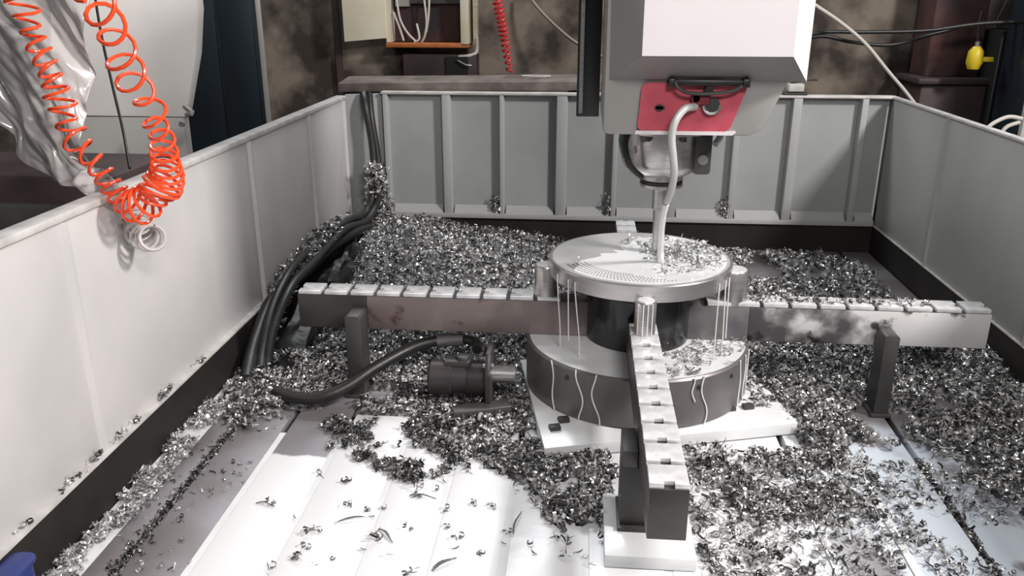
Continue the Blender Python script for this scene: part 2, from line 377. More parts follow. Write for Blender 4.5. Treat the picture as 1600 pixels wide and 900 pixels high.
# red plate with rounded corners
def rpoly(c, r, n=5):
    out = []
    for i in range(len(c)):
        p0, p1, p2 = Vector(c[i - 1]), Vector(c[i]), Vector(c[(i + 1) % len(c)])
        a = p1 + (p0 - p1).normalized() * r; b = p1 + (p2 - p1).normalized() * r
        for k in range(n + 1):
            u = k / n; q = a * (1 - u) ** 2 + p1 * 2 * u * (1 - u) + b * u * u; out.append((q.x, q.y))
    return out
rp = MB().prism(rpoly([(.177, 1.078), (.475, 1.078), (.526, 1.232), (.187, 1.232)], .022), 2.785, 2.8, 'Y').build('nozzle_plate', M_red, H)
rp['label'] = 'red plate with rounded corners under the head'
MB().prism(rpoly([(.170, 1.066), (.487, 1.066), (.500, 1.078), (.172, 1.078)], .005), 2.782, 2.8, 'Y').build('plate_rim', M_headd, H)
MB().lathe((.246, 2.783, 1.153), [(.012, -.002), (.012, .004)], 16, 'Y').build('plate_hole', M_slot, rp).scale = (1, 1, 1)
MB().prism(rpoly([(.230, 1.148), (.264, 1.148), (.264, 1.158), (.230, 1.158)], .004), 2.781, 2.7845, 'Y').build('plate_hole', M_slot, rp)
hs = MB().lathe((.412, 2.772, 1.163), [(.026, 0), (.026, .014)], 24, 'Y').build('nozzle_socket', M_slot, rp)
MB().tube([(.412 + .026 * math.cos(a), 2.770, 1.163 + .026 * math.sin(a)) for a in [PI + k * PI / 12 for k in range(13)]], .005, 6).build('socket_lip', M_steel, hs)
ml = MB().box(.345, .405, 2.765, 2.785, 1.165, 1.205).lathe((.36, 2.765, 1.185), [(.018, 0), (.012, .02)], 14, 'Y').build('manifold', mat('dark red block', (.16, .02, .03), .4), rp, bevel=.006)
hb = MB().box(.268, .524, 2.758, 2.775, 1.226, 1.244).box(.268, .288, 2.752, 2.80, 1.222, 1.248).box(.502, .524, 2.752, 2.80, 1.222, 1.248).build('handle_bar', M_black, H, bevel=.003)
hb['label'] = 'black bar across the top of the red plate'
MB().lathe((.398, 2.79, 1.212), [(.014, -.03), (.014, .0)], 14, 'Y').build('fitting', M_black, rp, smooth=True)
MB().tube([(.29, 2.755, 1.236), (.30, 2.75, 1.220), (.33, 2.75, 1.205), (.40, 2.752, 1.203), (.47, 2.752, 1.212), (.50, 2.756, 1.228)], .006, 6, 5).build('hose_loop', M_dark, H, smooth=True)
# coolant hose hanging from the red plate
MB().tube([(.36, 2.775, 1.158), (.322, 2.73, 1.157), (.292, 2.71, 1.12), (.284, 2.71, 1.07), (.294, 2.715, 1.00), (.301, 2.73, .95), (.299, 2.76, .89), (.290, 2.80, .835)], .0125, 10, 8).build('coolant_hose', M_nozzle, H, smooth=True)
# nose and tool
sp = MB().lathe((.296, 3.10, 0), [(.178, 1.062), (.178, 1.035), (.150, 1.03), (.150, .925), (.138, .90), (.095, .875), (.088, .872)], 40).build('spindle_nose', M_steel, H, smooth=True)
MB().lathe((.296, 3.10, 0), [(.080, .875), (.080, .855), (.070, .850), (.070, .842), (.080, .838), (.080, .828), (.060, .822)], 32).build('tool_holder', M_steel, H, smooth=True)
MB().lathe((.296, 3.10, 0), [(.079, .851), (.079, .838)], 32).build('holder_groove', M_black, H)
MB().lathe((.296, 3.10, 0), [(.030, .822), (.030, .74), (.024, .735), (.020, .62), (.020, .575), (.004, .562)], 20).build('cutting_tool', M_steel, H, smooth=True)
for a in (20, 65, 115, 160, 200, 245, 290, 335):
    MB().lathe((.296 + .162 * math.cos(R(a)), 3.10 + .162 * math.sin(R(a)), 1.02), [(.010, .015), (.010, -.004)], 10).build('bolt', M_dark, sp)
MB().box(.395, .455, 2.97, 3.06, .895, 1.06).build('side_block', M_dark, H, bevel=.012)
MB().lathe((.425, 2.965, .95), [(.018, 0), (.018, .02)], 14, 'Y').build('side_fitting', M_steel, H)
MB().tube([(.165, 2.98, 1.06), (.150, 2.96, 1.00), (.170, 2.95, .93), (.215, 2.96, .885)], .011, 8, 6).build('side_hose', M_hose, H, smooth=True)
MB().tube([(.145, 3.0, 1.06), (.135, 3.0, 1.01), (.150, 2.99, .95)], .008, 8, 6).build('side_hose', mat('green line', (.10, .16, .12), .4), H, smooth=True)
MB().lathe((.185, 2.96, 1.0), [(.013, .06), (.013, -.0)], 12).build('side_fitting', M_headd, H)
MB().tube([(.50, 3.05, 1.06), (.485, 3.02, 1.02), (.468, 3.0, 1.0)], .012, 8, 5).build('side_hose', M_nozzle, H, smooth=True)
# jet of coolant falling on the disc
cs = MB().tube([(.289, 2.806, .828), (.286, 2.84, .78), (.289, 2.90, .70), (.296, 2.96, .62), (.300, 2.985, .562)], [.0125, .0115, .011, .012, .014], 8, 6).build('coolant_jet', M_milkside, smooth=True)
tag(cs, 'thin milky jet of coolant pouring from the hose onto the round disc', 'coolant jet')

# ---------------------------------------------------------------- fixture: plate, drum, hub, four toothed arms
FX, FY = .230, 3.06
F = thing('turning_fixture', (FX, FY, 0), 'round dark steel fixture with four toothed arms in a cross under the disc', 'fixture')
MB().prism([(-.10, 2.478), (.80, 2.735), (.66, 3.45), (-.235, 3.20)], .006, .050, 'Z').build('base_plate', M_milk, F, bevel=.003)
for (x, y) in ((-.06, 2.66), (-.09, 2.60), (.55, 2.80), (.62, 2.82), (.33, 2.655)):
    MB().box(x, x + .04, y, y + .03, .049, .066, .3).build('clamp_nut', M_dark, F, bevel=.003)
dr = MB().lathe((FX, FY, 0), [(.425, .051), (.43, .056), (.43, .236), (.424, .243)], 96).build('drum', M_drum, F, smooth=True)
MB().lathe((FX, FY, 0), [(.418, .2425), (.418, .2445)], 96).build('drum_top', M_milk, F)
for a in (-150, -128, -62, -40, -20):
    x, y = FX + .424 * math.cos(R(a)), FY + .424 * math.sin(R(a))
    MB().lathe((x, y, .205), [(.0085, -.012), (.0085, .012)], 12, 'Y').build('drum_hole', M_slot, dr)
MB().lathe((FX, FY, 0), [(.20, .243), (.20, .44), (.205, .445), (.205, .50)], 64).build('hub', M_hub, F, smooth=True)
aw = .048
def tooth_mesh():
    mb = MB()   # block along +y .092 long, open keyway in the middle of its far end, half-round relief near
    mb.prism([(-aw, -.0445), (aw, -.0445), (aw, .0445), (.013, .0445), (.013, .028), (-.013, .028), (-.013, .0445), (-aw, .0445)], -.0145, .0, 'Z')
    return mb
tb = tooth_mesh()
def arm(direction, mats):
    """direction: 0 right, 1 rear, 2 left, 3 front"""
    ang = direction * PI / 2; c, s = math.cos(ang), math.sin(ang)
    def place(u, v): return (FX + u * c - v * s, FY + u * s + v * c)
    L1 = {0: 1.30, 1: 1.16, 2: 1.338, 3: 1.325}[direction]
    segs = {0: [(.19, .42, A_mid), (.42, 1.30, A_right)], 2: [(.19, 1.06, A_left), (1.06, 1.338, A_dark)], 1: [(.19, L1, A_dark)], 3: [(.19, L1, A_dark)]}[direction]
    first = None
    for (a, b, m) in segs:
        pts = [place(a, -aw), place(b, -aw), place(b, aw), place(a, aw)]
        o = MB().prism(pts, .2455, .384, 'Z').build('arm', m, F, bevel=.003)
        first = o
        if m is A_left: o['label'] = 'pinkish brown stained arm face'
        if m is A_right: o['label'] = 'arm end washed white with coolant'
    MB().prism([place(.24, -aw + .001), place(L1 - .001, -aw + .001), place(L1 - .001, aw - .001), place(.24, aw - .001)], .3842, .3855, 'Z').build('groove_shade', M_slot, F)  # dark strip under the teeth, stands in for shade in the grooves
    n = 0; u = L1 - .05
    global tooth0
    while u > .25:
        if tooth0 is None:
            o = MB.build(tb, 'tooth', M_tooth, first, bevel=.0015)
            # mesh was made about the world origin: shift back
            off = wpos(first)
            for v in o.data.vertices: v.co += off
            tooth0 = o.data
        else:
            o = bpy.data.objects.new('tooth', tooth0); C.objects.link(o); o.parent = first
        x, y = place(u, 0); o.location = Vector((x, y, .400)) - wpos(first); o.rotation_euler = (0, 0, ang - PI / 2)
        u -= .105; n += 1
    return first
tooth0 = None
for d in (3, 0, 1, 2): arm(d, None)
for (jx, jy, r) in ((FX - .355, FY + .0, .047), (FX + .362, FY + .0, .050), (FX + .0, FY - .372, .037), (FX - .02, FY + .40, .05)):
    j = MB().lathe((jx, jy, 0), [(r, .384), (r, .512), (r - .004, .519)], 28).build('jaw_pin', M_steel, F, smooth=True)
    MB().lathe((jx, jy, 0), [(r - .008, .5185), (r - .010, .5215)], 28).build('pin_cap', M_tooth, j)
# white crossing plate edges in front of the drum (second strap)
# posts standing by the arm ends
def post(x0, x1, y0, y1, h, label, g='posts by the arms'):
    t = thing('support_post', ((x0 + x1) / 2, (y0 + y1) / 2, 0), label, 'support post', g)
    MB().prism([(x0, 0.0), (x1, 0.0), (x1, h - .01), (x1 - .012, h), (x0 + .01, h), (x0, h - .006)], y0, y1, 'Y').build('post_body', M_dark, t, bevel=.003)
    MB().box(x0 - .01, x1 + .01, y0 - .008, y1 + .006, 0.0, .014).build('foot', M_dark, t, bevel=.002)
    return t
post(-.888, -.825, 2.89, 2.995, .345, 'dark rectangular steel post standing in chips before the left arm')
post(1.118, 1.172, 2.90, 2.995, .332, 'dark steel post propping the white stained right arm end')
pp = thing('support_post', (.18, 2.12, .042), 'dark steel post on the pale block holding up the front arm', 'support post', 'posts by the arms')
MB().box(.137, .235, 2.062, 2.20, .043, .2445).build('post_body', M_dark, pp, bevel=.003)
MB().box(.137, .1805, 2.060, 2.20, .2445, .296).build('post_ear', M_dark, pp, bevel=.003)
MB().box(.130, .27, 2.045, 2.21, .043, .054).build('foot', M_dark, pp, bevel=.002)
t = MB().box(.092, .345, 1.935, 2.24, .002, .042).build('riser_block', M_milk, bevel=.004)
tag(t, 'flat pale steel block under the front arm at the bottom of the picture', 'steel block')

# ---------------------------------------------------------------- workpiece disc
D = thing('workpiece_disc', (FX, FY, .50), 'bright round turned steel disc being drilled on top of the fixture', 'steel disc')
RD = .345
dd = MB().lathe((FX, FY, 0), [(RD - .003, .4985), (RD, .501), (RD, .556), (RD - .004, .560)], 128).build('disc_body', M_discs, D, smooth=True)
MB().lathe((FX, FY, 0), [(RD - .012, .5598), (RD - .012, .5606)], 96).build('disc_face', mat('machined face', (.55, .56, .55), .3, metal=.45, col2=(.66, .66, .65), nscale=6), D)
# milky coolant lying over the right and front of the disc
pts = []
for k in range(72):
    a = 2 * PI * k / 72
    r_ = .322 if (a < R(75) or a > R(215)) else 0
    if r_ == 0:
        # inner boundary crossing the disc
        u = (a - R(75)) / R(140); r_ = .322 - .22 * math.sin(PI * u) ** .7 + .02 * math.sin(13 * a)
    pts.append((FX + r_ * math.cos(a), FY + r_ * math.sin(a)))
tag(MB().prism(pts, .5607, .5622, 'Z').build('coolant_film', M_milk, smooth=False), 'milky coolant film spread over the right and front of the disc', 'coolant film')
hm = MB()
for i in range(5):
    rr = .30 - i * .017
    for k in range(34 - 3 * i):
        a = R(205) + (k + .5 * (i % 2)) * R(2.6)
        hm.lathe((FX + rr * math.cos(a), FY + rr * math.sin(a), .5612), [(.0038, 0), (.0038, .0014)], 6)
o = hm.build('drilled_hole', M_drum, D); o['kind'] = 'stuff'

# ---------------------------------------------------------------- coolant trickles
def drumpt(a, z, off=.003, r=.43): return (FX + (r + off) * math.cos(R(a)), FY + (r + off) * math.sin(R(a)), z)
tr = [(-138, .6, 10, 'wavy milky trickle on the drum, farthest left of the front arm'), (-121, -1, 7, 'middle one of the three milky trickles on the drum left of the front arm'),
      (-113, 1, 8, 'milky trickle on the drum left side, nearest to the front arm'), (-60, 1, 7, 'long milky trickle on the drum just right of the front arm'),
      (-66, -.5, 4, 'short milky trickle on the drum close beside the front arm on its right'), (-32, .5, 5, 'first of the three close trickles at the right edge of the drum'),
      (-25, .8, 6, 'middle of the three close trickles at the right edge of the drum'), (-18, .4, 5, 'outermost trickle at the right edge of the drum')]
for i, (a, w, d, lb) in enumerate(tr):
    P = []
    for k in range(10):
        z = .246 - (.246 - .055) * k / 9 * (1 if i != 4 else .5)
        P.append(drumpt(a + w * 1.6 * math.sin(k * .7 + i) + d * .3 * k / 9, z))
    tag(MB().tube(P, .0028, 5, 4).build('coolant_trickle', M_milkside, smooth=True), lb, 'coolant trickle', 'trickles running down the drum')
thr = ((-152, .246, .015, 'milky thread falling from the left edge of the disc, leftmost'), (-134, .246, .022, 'slanting milky thread falling from the disc, nearest the black hub'), (-140, .30, .006, 'faint middle thread of coolant falling from the disc on the left'),
       (-40, .246, .0, 'milky thread falling from the disc rim on the right, nearest the hub'), (-32, .246, .006, 'middle milky thread falling from the disc rim on the right'), (-26, .30, .004, 'short outer thread falling from the disc rim on the right'))
for i, (a, zb, dx, lb) in enumerate(thr):
    x, y, _ = drumpt(a, 0, .004, RD)
    P = [(x, y, .535), (x, y, .505), (x + dx * .4, y - .002, .42), (x + dx * .9, y - .004, .32), (x + dx, y - .004, zb)]
    tag(MB().tube(P, .0022, 5, 5).build('coolant_trickle', M_milkside, smooth=True), lb, 'coolant trickle', 'threads falling from the disc')
for i in range(4):
    x = FX - .026 + i * .016
    tag(MB().tube([(x, FY - .372 - math.sqrt(max(.037 ** 2 - (x - FX) ** 2, 0)) - .002, z) for z in (.515, .48, .44, .402)], .0018, 5, 3).build('coolant_trickle', M_milkside), 'fine pale streak on the front jaw pin, ' + ('leftmost', 'second from the left', 'third from the left', 'rightmost')[i], 'coolant trickle', 'streaks on the front jaw pin')

# ---------------------------------------------------------------- motor with flange, lying in the chips
t = thing('flanged_motor', (-.42, 2.87, .02), 'dark cylindrical motor with square flange and shaft lying among chips', 'motor')
MB().lathe((-.56, 2.87, .115), [(.060, 0), (.068, .008), (.068, .085), (.062, .09), (.062, .15), (.066, .155), (.066, .225)], 32, 'X').build('motor_body', M_motor, t, smooth=True)
MB().prism([(2.775, .02), (2.965, .02), (2.975, .17), (2.93, .245), (2.81, .245), (2.77, .17)], -.337, -.318, 'X').build('flange', M_motor, t, bevel=.003)
MB().prism([(2.775, .02), (2.965, .02), (2.975, .17), (2.93, .245), (2.81, .245), (2.77, .17)], -.318, -.3165, 'X').build('flange_face', M_dark, t)
MB().lathe((-.317, 2.87, .135), [(.034, 0), (.034, .085), (.03, .09)], 24, 'X').build('shaft', M_steel, t, smooth=True)
MB().lathe((-.43, 2.87, .18), [(.030, 0), (.026, .03)], 16).box(-.50, -.40, 2.84, 2.90, .17, .195).build('terminal_box', M_dark, t, bevel=.004)
for y in (2.80, 2.94): MB().lathe((-.345, y, .20), [(.009, 0), (.009, .04)], 8, 'X').build('bolt', M_steel, t)
t = thing('thick_cable', (-.9, 2.95, .03), 'thick black cable with grey end fitting curving from the motor over the chips', 'cable')
MB().tube([(-.56, 3.06, .185), (-.66, 3.02, .165), (-.78, 2.90, .13), (-.88, 2.80, .085), (-.98, 2.76, .06), (-1.08, 2.78, .05), (-1.16, 2.83, .045)], .0235, 12, 8).build('cable_sheath', M_hose, t, smooth=True)
MB().tube([(-.455, 3.06, .193), (-.56, 3.06, .185)], .027, 12, 3).build('end_fitting', mat('fitting grey', (.20, .20, .20), .35, metal=.5), t, smooth=True)
MB().tube([(-.45, 3.06, .193), (-.40, 3.03, .195), (-.39, 2.97, .19)], .02, 10, 4).build('cable_elbow', M_hose, t, smooth=True)
t = MB().hexa([(-.45, 2.70, .02), (-.24, 2.765, .02), (-.255, 2.83, .02), (-.465, 2.765, .02)], [(-.445, 2.705, .05), (-.235, 2.77, .055), (-.255, 2.82, .06), (-.46, 2.755, .055)]).build('steel_bar', M_dark, bevel=.004)
tag(t, 'short dark flat steel bar lying on chips below the motor', 'steel bar')

# ---------------------------------------------------------------- black cable bundle down the left side
def cable(name, pts, r, label, m, group=None, n=10):
    o = MB().tube(pts, r, n, 8).build(name, m, smooth=True); return tag(o, label, 'cable' if 'hose' not in name else 'hose', group)
g = 'black cables along the left guard wall'
cable('black_cable', [(-1.335, 5.06, .935), (-1.31, 5.0, .86), (-1.275, 4.98, .62), (-1.27, 4.93, .40), (-1.29, 4.80, .26), (-1.34, 4.55, .27), (-1.385, 4.25, .25), (-1.375, 3.9, .27), (-1.36, 3.6, .26), (-1.355, 3.35, .18), (-1.33, 3.15, .08), (-1.30, 3.03, .03)], .022, 'thick black cable dropping from the rear corner, outermost along the wall', M_hose)
cable('black_cable', [(-1.30, 5.07, .935), (-1.28, 5.01, .80), (-1.245, 4.98, .55), (-1.235, 4.93, .35), (-1.26, 4.72, .24), (-1.30, 4.4, .27), (-1.33, 4.1, .24), (-1.31, 3.8, .25), (-1.31, 3.5, .24), (-1.315, 3.25, .13), (-1.29, 3.08, .03)], .020, 'thick black cable dropping from the rear corner, inner one of the pair', M_hose)
cable('black_cable', [(-1.24, 4.85, .16), (-1.28, 4.5, .22), (-1.35, 4.2, .2), (-1.41, 3.9, .14), (-1.40, 3.5, .18), (-1.38, 3.2, .10), (-1.33, 2.95, .03)], .030, 'fattest black hose lying lowest in the cable bundle against the skirt', M_hose)
vs, fs = [], []; nx, ny = 14, 60
for j in range(ny):
    y = 3.12 + 1.70 * j / (ny - 1)
    for i in range(nx):
        u = i / (nx - 1); x = -1.422 + .27 * u + .02 * noise.noise(Vector((y * 4, u, 2)))
        e = math.sin(PI * min(1, .25 + .85 * (1 - u))) ** .7 if i < nx - 1 else 0
        h = np.interp(y, [3.12, 3.25, 3.6, 4.2, 4.7, 4.82], [.01, .09, .16, .18, .16, .08])
        z = h * max(e, 0) * (1 + .5 * noise.noise(Vector((x * 14, y * 5, 0))) + .25 * noise.noise(Vector((x * 30, y * 13, 3))))
        vs.append((x, y, max(.002, z)))
for j in range(ny - 1):
    for i in range(nx - 1): a = j * nx + i; fs.append((a, a + 1, a + nx + 1, a + nx))
t = MB().add(vs, fs).build('cable_cover', mat('black rubber sheet', (.012, .012, .011), .45, bump=.5, bscale=20), smooth=True)
tag(t, 'crumpled black rubber sheet beside the left guard wall under the cables', 'rubber cover')

# ---------------------------------------------------------------- coiled orange air hose
def coil(path, r0, turns_at, r, name, m, label, wob=.0, n=6, seed=1):
    rnd = random.Random(seed)
    P = crspline([Vector(p) for p in path], 24)
    d = [0]
    for i in range(1, len(P)): d.append(d[-1] + (P[i] - P[i - 1]).length)
    tot = d[-1]; pts = []; ph = 0.; u = 0.; prev = None
    while u < tot:
        k = max(i for i in range(len(d)) if d[i] <= u); k = min(k, len(P) - 2)
        f_ = (u - d[k]) / max(d[k + 1] - d[k], 1e-6); p = P[k].lerp(P[k + 1], f_)
        t_ = (P[min(k + 2, len(P) - 1)] - P[max(k - 1, 0)]).normalized()
        a = t_.cross(Vector((0, 1, 0)))
        a.normalize(); b = t_.cross(a)
        s_ = u / tot
        pitch = np.interp(s_, [q[0] for q in turns_at], [q[1] for q in turns_at])
        rad = np.interp(s_, [q[0] for q in turns_at], [q[2] for q in turns_at]) * (1 + wob * math.sin(u * 31 + 2 * math.sin(u * 17)))
        tilt = wob * 1.2 * math.sin(u * 23)
        pts.append(p + a * (rad * math.cos(ph)) + b * (rad * math.sin(ph)) + t_ * (tilt * rad * math.cos(ph)))
        ph += 2 * PI / 14; u += pitch / 14
    return tag(MB().tube(pts, r, n).build(name, m, smooth=True), label, 'hose')
coil([(-1.620, 2.40, 1.50), (-1.605, 2.40, 1.40), (-1.575, 2.40, 1.30), (-1.555, 2.40, 1.20), (-1.53, 2.39, 1.11), (-1.465, 2.38, 1.02), (-1.40, 2.36, .935), (-1.35, 2.35, .905), (-1.30, 2.35, .905), (-1.262, 2.36, .95), (-1.235, 2.36, .99), (-1.218, 2.33, 1.05), (-1.203, 2.30, 1.11), (-1.188, 2.25, 1.17), (-1.19, 2.20, 1.242), (-1.175, 2.12, 1.316), (-1.143, 2.02, 1.40), (-1.104, 1.92, 1.461), (-1.077, 1.85, 1.52)],
     .04, [(0, .045, .036), (.15, .035, .034), (.28, .055, .036), (.38, .030, .042), (.45, .021, .048), (.53, .020, .047), (.58, .034, .040), (.64, .062, .034), (.8, .095, .036), (1, .10, .038)], .0052, 'coiled_air_hose', M_orange, 'bright orange coiled air hose hanging in a loop over the left guard wall', wob=.22)
coil([(-.640, 6.15, 1.56), (-.625, 6.15, 1.46), (-.60, 6.15, 1.34), (-.575, 6.15, 1.20), (-.55, 6.15, 1.05), (-.54, 6.15, .97)], .03, [(0, .034, .036), (.5, .03, .030), (1, .05, .018)], .008, 'coiled_air_hose', M_redc, 'red coiled hose hanging on the stained rear wall beside the open box', wob=.05)
# pale grey spiral just under it against the wall
coil([(-1.43, 2.50, .835), (-1.415, 2.47, .805), (-1.39, 2.44, .785), (-1.355, 2.42, .778), (-1.325, 2.40, .785)], .03, [(0, .024, .028), (.5, .024, .045), (1, .024, .038)], .0062, 'coiled_air_hose', mat('pale coil', (.50, .47, .46), .4), 'pale grey coil just under the orange coil', wob=.05)

# ---------------------------------------------------------------- plastic film bag, white column, cabinets at left
def m_film():
    m = bpy.data.materials.new('clear plastic film'); m.use_nodes = True; nt = m.node_tree; b = nt.nodes['Principled BSDF']
    out = nt.nodes['Material Output']; tr_ = nt.nodes.new('ShaderNodeBsdfTransparent'); mx = nt.nodes.new('ShaderNodeMixShader')
    gl = nt.nodes.new('ShaderNodeBsdfGlossy'); gl.inputs['Roughness'].default_value = .16; gl.inputs['Color'].default_value = (1, 1, 1, 1)
    ad = nt.nodes.new('ShaderNodeMixShader'); ad.inputs[0].default_value = .22
    fr = nt.nodes.new('ShaderNodeFresnel'); fr.inputs[0].default_value = 1.55
    b.inputs['Base Color'].default_value = (.80, .77, .76, 1); b.inputs['Roughness'].default_value = .3
    tr_.inputs[0].default_value = (.93, .92, .91, 1); mx.inputs[0].default_value = .38
    nt.links.new(tr_.outputs[0], mx.inputs[1]); nt.links.new(b.outputs[0], mx.inputs[2])
    nt.links.new(mx.outputs[0], ad.inputs[1]); nt.links.new(gl.outputs[0], ad.inputs[2]); nt.links.new(fr.outputs[0], ad.inputs[0])
    nt.links.new(ad.outputs[0], out.inputs[0]); return m
M_film = m_film()
def film(name, rows, label, seed=3, nu=90, nv=120, thick=.0):
    """rows: (z, x0, x1, y) down the sheet"""
    vs, fs = [], []
    for j in range(nv):
        s_ = j / (nv - 1) * (len(rows) - 1); k = min(int(s_), len(rows) - 2); f_ = s_ - k
        z, x0, x1, y = [rows[k][q] * (1 - f_) + rows[k + 1][q] * f_ for q in range(4)]
        for i in range(nu):
            u = i / (nu - 1); x = x0 + (x1 - x0) * u
            p = Vector((x * 4.2 - z * 1.5, seed, z * 1.7 + x * .8))
            q = Vector((x * 15, seed + 3, z * 6))
            ac = x * .85 + z * .53; al = z * .85 - x * .53; dy = .13 * abs(noise.noise(Vector((ac * 5, al * 1.3, seed)))) + .055 * abs(noise.noise(Vector((ac * 15, al * 3.2, seed + 4)))) + .012 * abs(noise.noise(Vector((ac * 40, al * 9, seed + 7))))
            edge = .02 * noise.noise(Vector((seed, z * 9, u * 2)))
            vs.append((x + edge + .03 * noise.noise(p * 2), y - dy, z + .02 * noise.noise(Vector((x * 8, seed, 1)))))
    for j in range(nv - 1):
        for i in range(nu - 1): a = j * nu + i; fs.append((a, a + 1, a + nu + 1, a + nu))
    o = MB().add(vs, fs).build(name, M_film, smooth=False)
    o.data.polygons.foreach_set('use_smooth', [True] * len(o.data.polygons))
    md = o.modifiers.new('s', 'SOLIDIFY'); md.thickness = .0012
    return tag(o, label, 'plastic film')
film('plastic_film', [(1.75, -2.2, -1.52, 2.62), (1.48, -2.1, -1.52, 2.60), (1.30, -2.0, -1.53, 2.58), (1.10, -1.86, -1.55, 2.56), (.99, -1.76, -1.55, 2.54), (.93, -1.68, -1.52, 2.52)], 'crumpled clear plastic film hanging outside the left guard wall', 3)
t = film('plastic_film', [(.985, -1.56, -1.50, 2.50), (.955, -1.57, -1.45, 2.47), (.915, -1.53, -1.43, 2.44), (.875, -1.432, -1.375, 2.42), (.845, -1.42, -1.385, 2.42)], 'grey bunched tail of film folded over the top rail of the guard wall', 8, 16, 20)
def turned(mb):
    # swing the sheet about its left edge so that it faces the hall lamp
    out = []
    for x, y, z in mb.v:
        k = 1 + .42 * (x + 2.2) / 3.3; out.append((x * k, y + .42 * (x + 2.2), 1.5 + (z - 1.5) * k))
    mb.v = out; return mb
t = thing('machine_column', (-1.9, 3.6, -.85), 'white machine column with grey lower half behind the orange hose', 'machine column')
turned(MB().prism([(-2.20, 1.03), (-1.615, 1.03), (-1.60, 1.07), (-1.535, 1.28), (-1.505, 1.45), (-1.505, 2.4), (-2.12, 2.4), (-2.10, 1.5)], 3.3, 3.36, 'Y')).build('column_cover', M_white, t, bevel=.006)
turned(MB().prism([(-2.16, -.85), (-1.635, -.85), (-1.625, 1.028), (-2.16, 1.028)], 3.31, 3.36, 'Y')).build('column_base', M_grey, t, bevel=.006)
kb = MB().tube([(-1.60, 3.28, 1.075), (-1.565, 3.26, 1.055)], .012, 8, 2).tube([(-1.60, 3.28, 1.045), (-1.565, 3.26, 1.05)], .008, 8, 2).build('latch', M_steel, t, smooth=True)
MB().lathe((-1.640, 3.31, 1.00), [(.012, 0), (.012, .01)], 12, 'Y').build('screw', M_steel, t)
# thin dark cable passing in front of the column
cable('thin_cable', [(-1.86, 3.2, 1.50), (-1.80, 3.1, 1.35), (-1.73, 3.0, 1.18), (-1.66, 2.9, 1.05), (-1.60, 2.8, .97), (-1.57, 2.75, .93)], .005, 'thin dark cable hanging beside the white column', M_hose)
t = thing('electrical_cabinet', (-2.2, 4.8, -.85), 'tall dark blue cabinet behind the left guard wall', 'cabinet')
MB().box(-2.75, -1.775, 4.6, 4.66, -.85, 2.3).build('cabinet_body', M_blue, t, bevel=.008)
MB().box(-2.70, -2.01, 4.585, 4.6, -.7, 2.2).build('cabinet_door', M_blue, t, bevel=.004)
MB().box(-1.99, -1.80, 4.585, 4.6, -.7, 2.2).build('cabinet_door', M_blue, t, bevel=.004)
MB().box(-1.775, -1.765, 4.59, 4.64, -.85, 2.3).build('edge_trim', M_grey, t)
t = thing('milling_unit', (-2.2, 2.9, -.85), 'dark brown machine block below the plastic film outside the left wall', 'machine')
MB().box(-2.6, -1.64, 2.75, 3.2, -.85, .90).build('machine_block', M_mach, t, bevel=.02)
MB().box(-2.5, -1.72, 2.70, 2.75, .55, .80).build('cover_plate', M_dark, t, bevel=.01)

# blue handle lying at the lower left
t = thing('blue_tray', (-1.36, 1.62, .0), 'dark blue plastic tray corner at the lower left, by the guard wall', 'tray')
MB().prism(rpoly([(-1.425, 1.50), (-1.352, 1.50), (-1.356, 1.66), (-1.415, 1.66)], .03), .0, .145, 'Z').build('tray_body', M_bluep, t, bevel=.012, seg=3)
MB().prism(rpoly([(-1.426, 1.495), (-1.346, 1.495), (-1.350, 1.67), (-1.42, 1.67)], .03), .145, .16, 'Z').build('tray_rim', M_bluep, t, bevel=.005)

# ---------------------------------------------------------------- junction box on the rear wall
t = thing('junction_box', (-1.2, 6.3, 1.2), 'cream electrical box hanging open with wires on the rear wall', 'electrical box')
MB().box(-1.44, -.84, 6.44, 6.499, 1.17, 1.95).build('back_plate', M_boxin, t)
MB().box(-1.46, -1.43, 6.28, 6.499, 1.17, 1.95).build('side_panel', M_cream, t)
MB().box(-.905, -.85, 6.25, 6.499, 1.15, 1.95).build('side_panel', M_cream, t, bevel=.004)
MB().box(-1.46, -.85, 6.25, 6.499, 1.135, 1.165).build('bottom_panel', M_rust, t, bevel=.004)['label'] = 'orange primed bottom panel'
MB().hexa([(-1.76, 6.22, 1.175), (-1.455, 6.27, 1.20), (-1.455, 6.285, 1.20), (-1.76, 6.235, 1.175)], [(-1.765, 6.22, 1.95), (-1.455, 6.27, 1.95), (-1.455, 6.285, 1.95), (-1.765, 6.235, 1.95)]).build('door', M_cream, t, bevel=.004)
MB().box(-.828, -.79, 6.35, 6.40, 1.10, 1.95).build('conduit', M_cream, t, bevel=.008)
MB().tube([(-.795, 6.34, 1.20), (-.80, 6.32, 1.10), (-.87, 6.30, 1.075), (-.93, 6.30, 1.07)], .012, 7, 5).build('wire', M_cable, t, smooth=True)
MB().box(-1.40, -1.30, 6.36, 6.44, 1.42, 1.95).build('breaker_row', mat('breaker', (.30, .29, .27), .5), t)
MB().box(-1.30, -.92, 6.38, 6.44, 1.44, 1.50).build('terminal_strip', M_dark, t)
for pts in ([(-1.385, 6.33, 1.50), (-1.36, 6.31, 1.34), (-1.31, 6.31, 1.24), (-1.25, 6.33, 1.175)], [(-1.41, 6.33, 1.38), (-1.37, 6.32, 1.28), (-1.34, 6.32, 1.18)], [(-1.18, 6.33, 1.48), (-1.165, 6.32, 1.32), (-1.18, 6.32, 1.22), (-1.21, 6.34, 1.17)], [(-1.14, 6.33, 1.48), (-1.15, 6.32, 1.34), (-1.17, 6.32, 1.24)], [(-1.24, 6.33, 1.30), (-1.22, 6.31, 1.20), (-1.26, 6.32, 1.17)]):
    MB().tube(pts, .008, 6, 6).build('wire', M_cable, t, smooth=True)
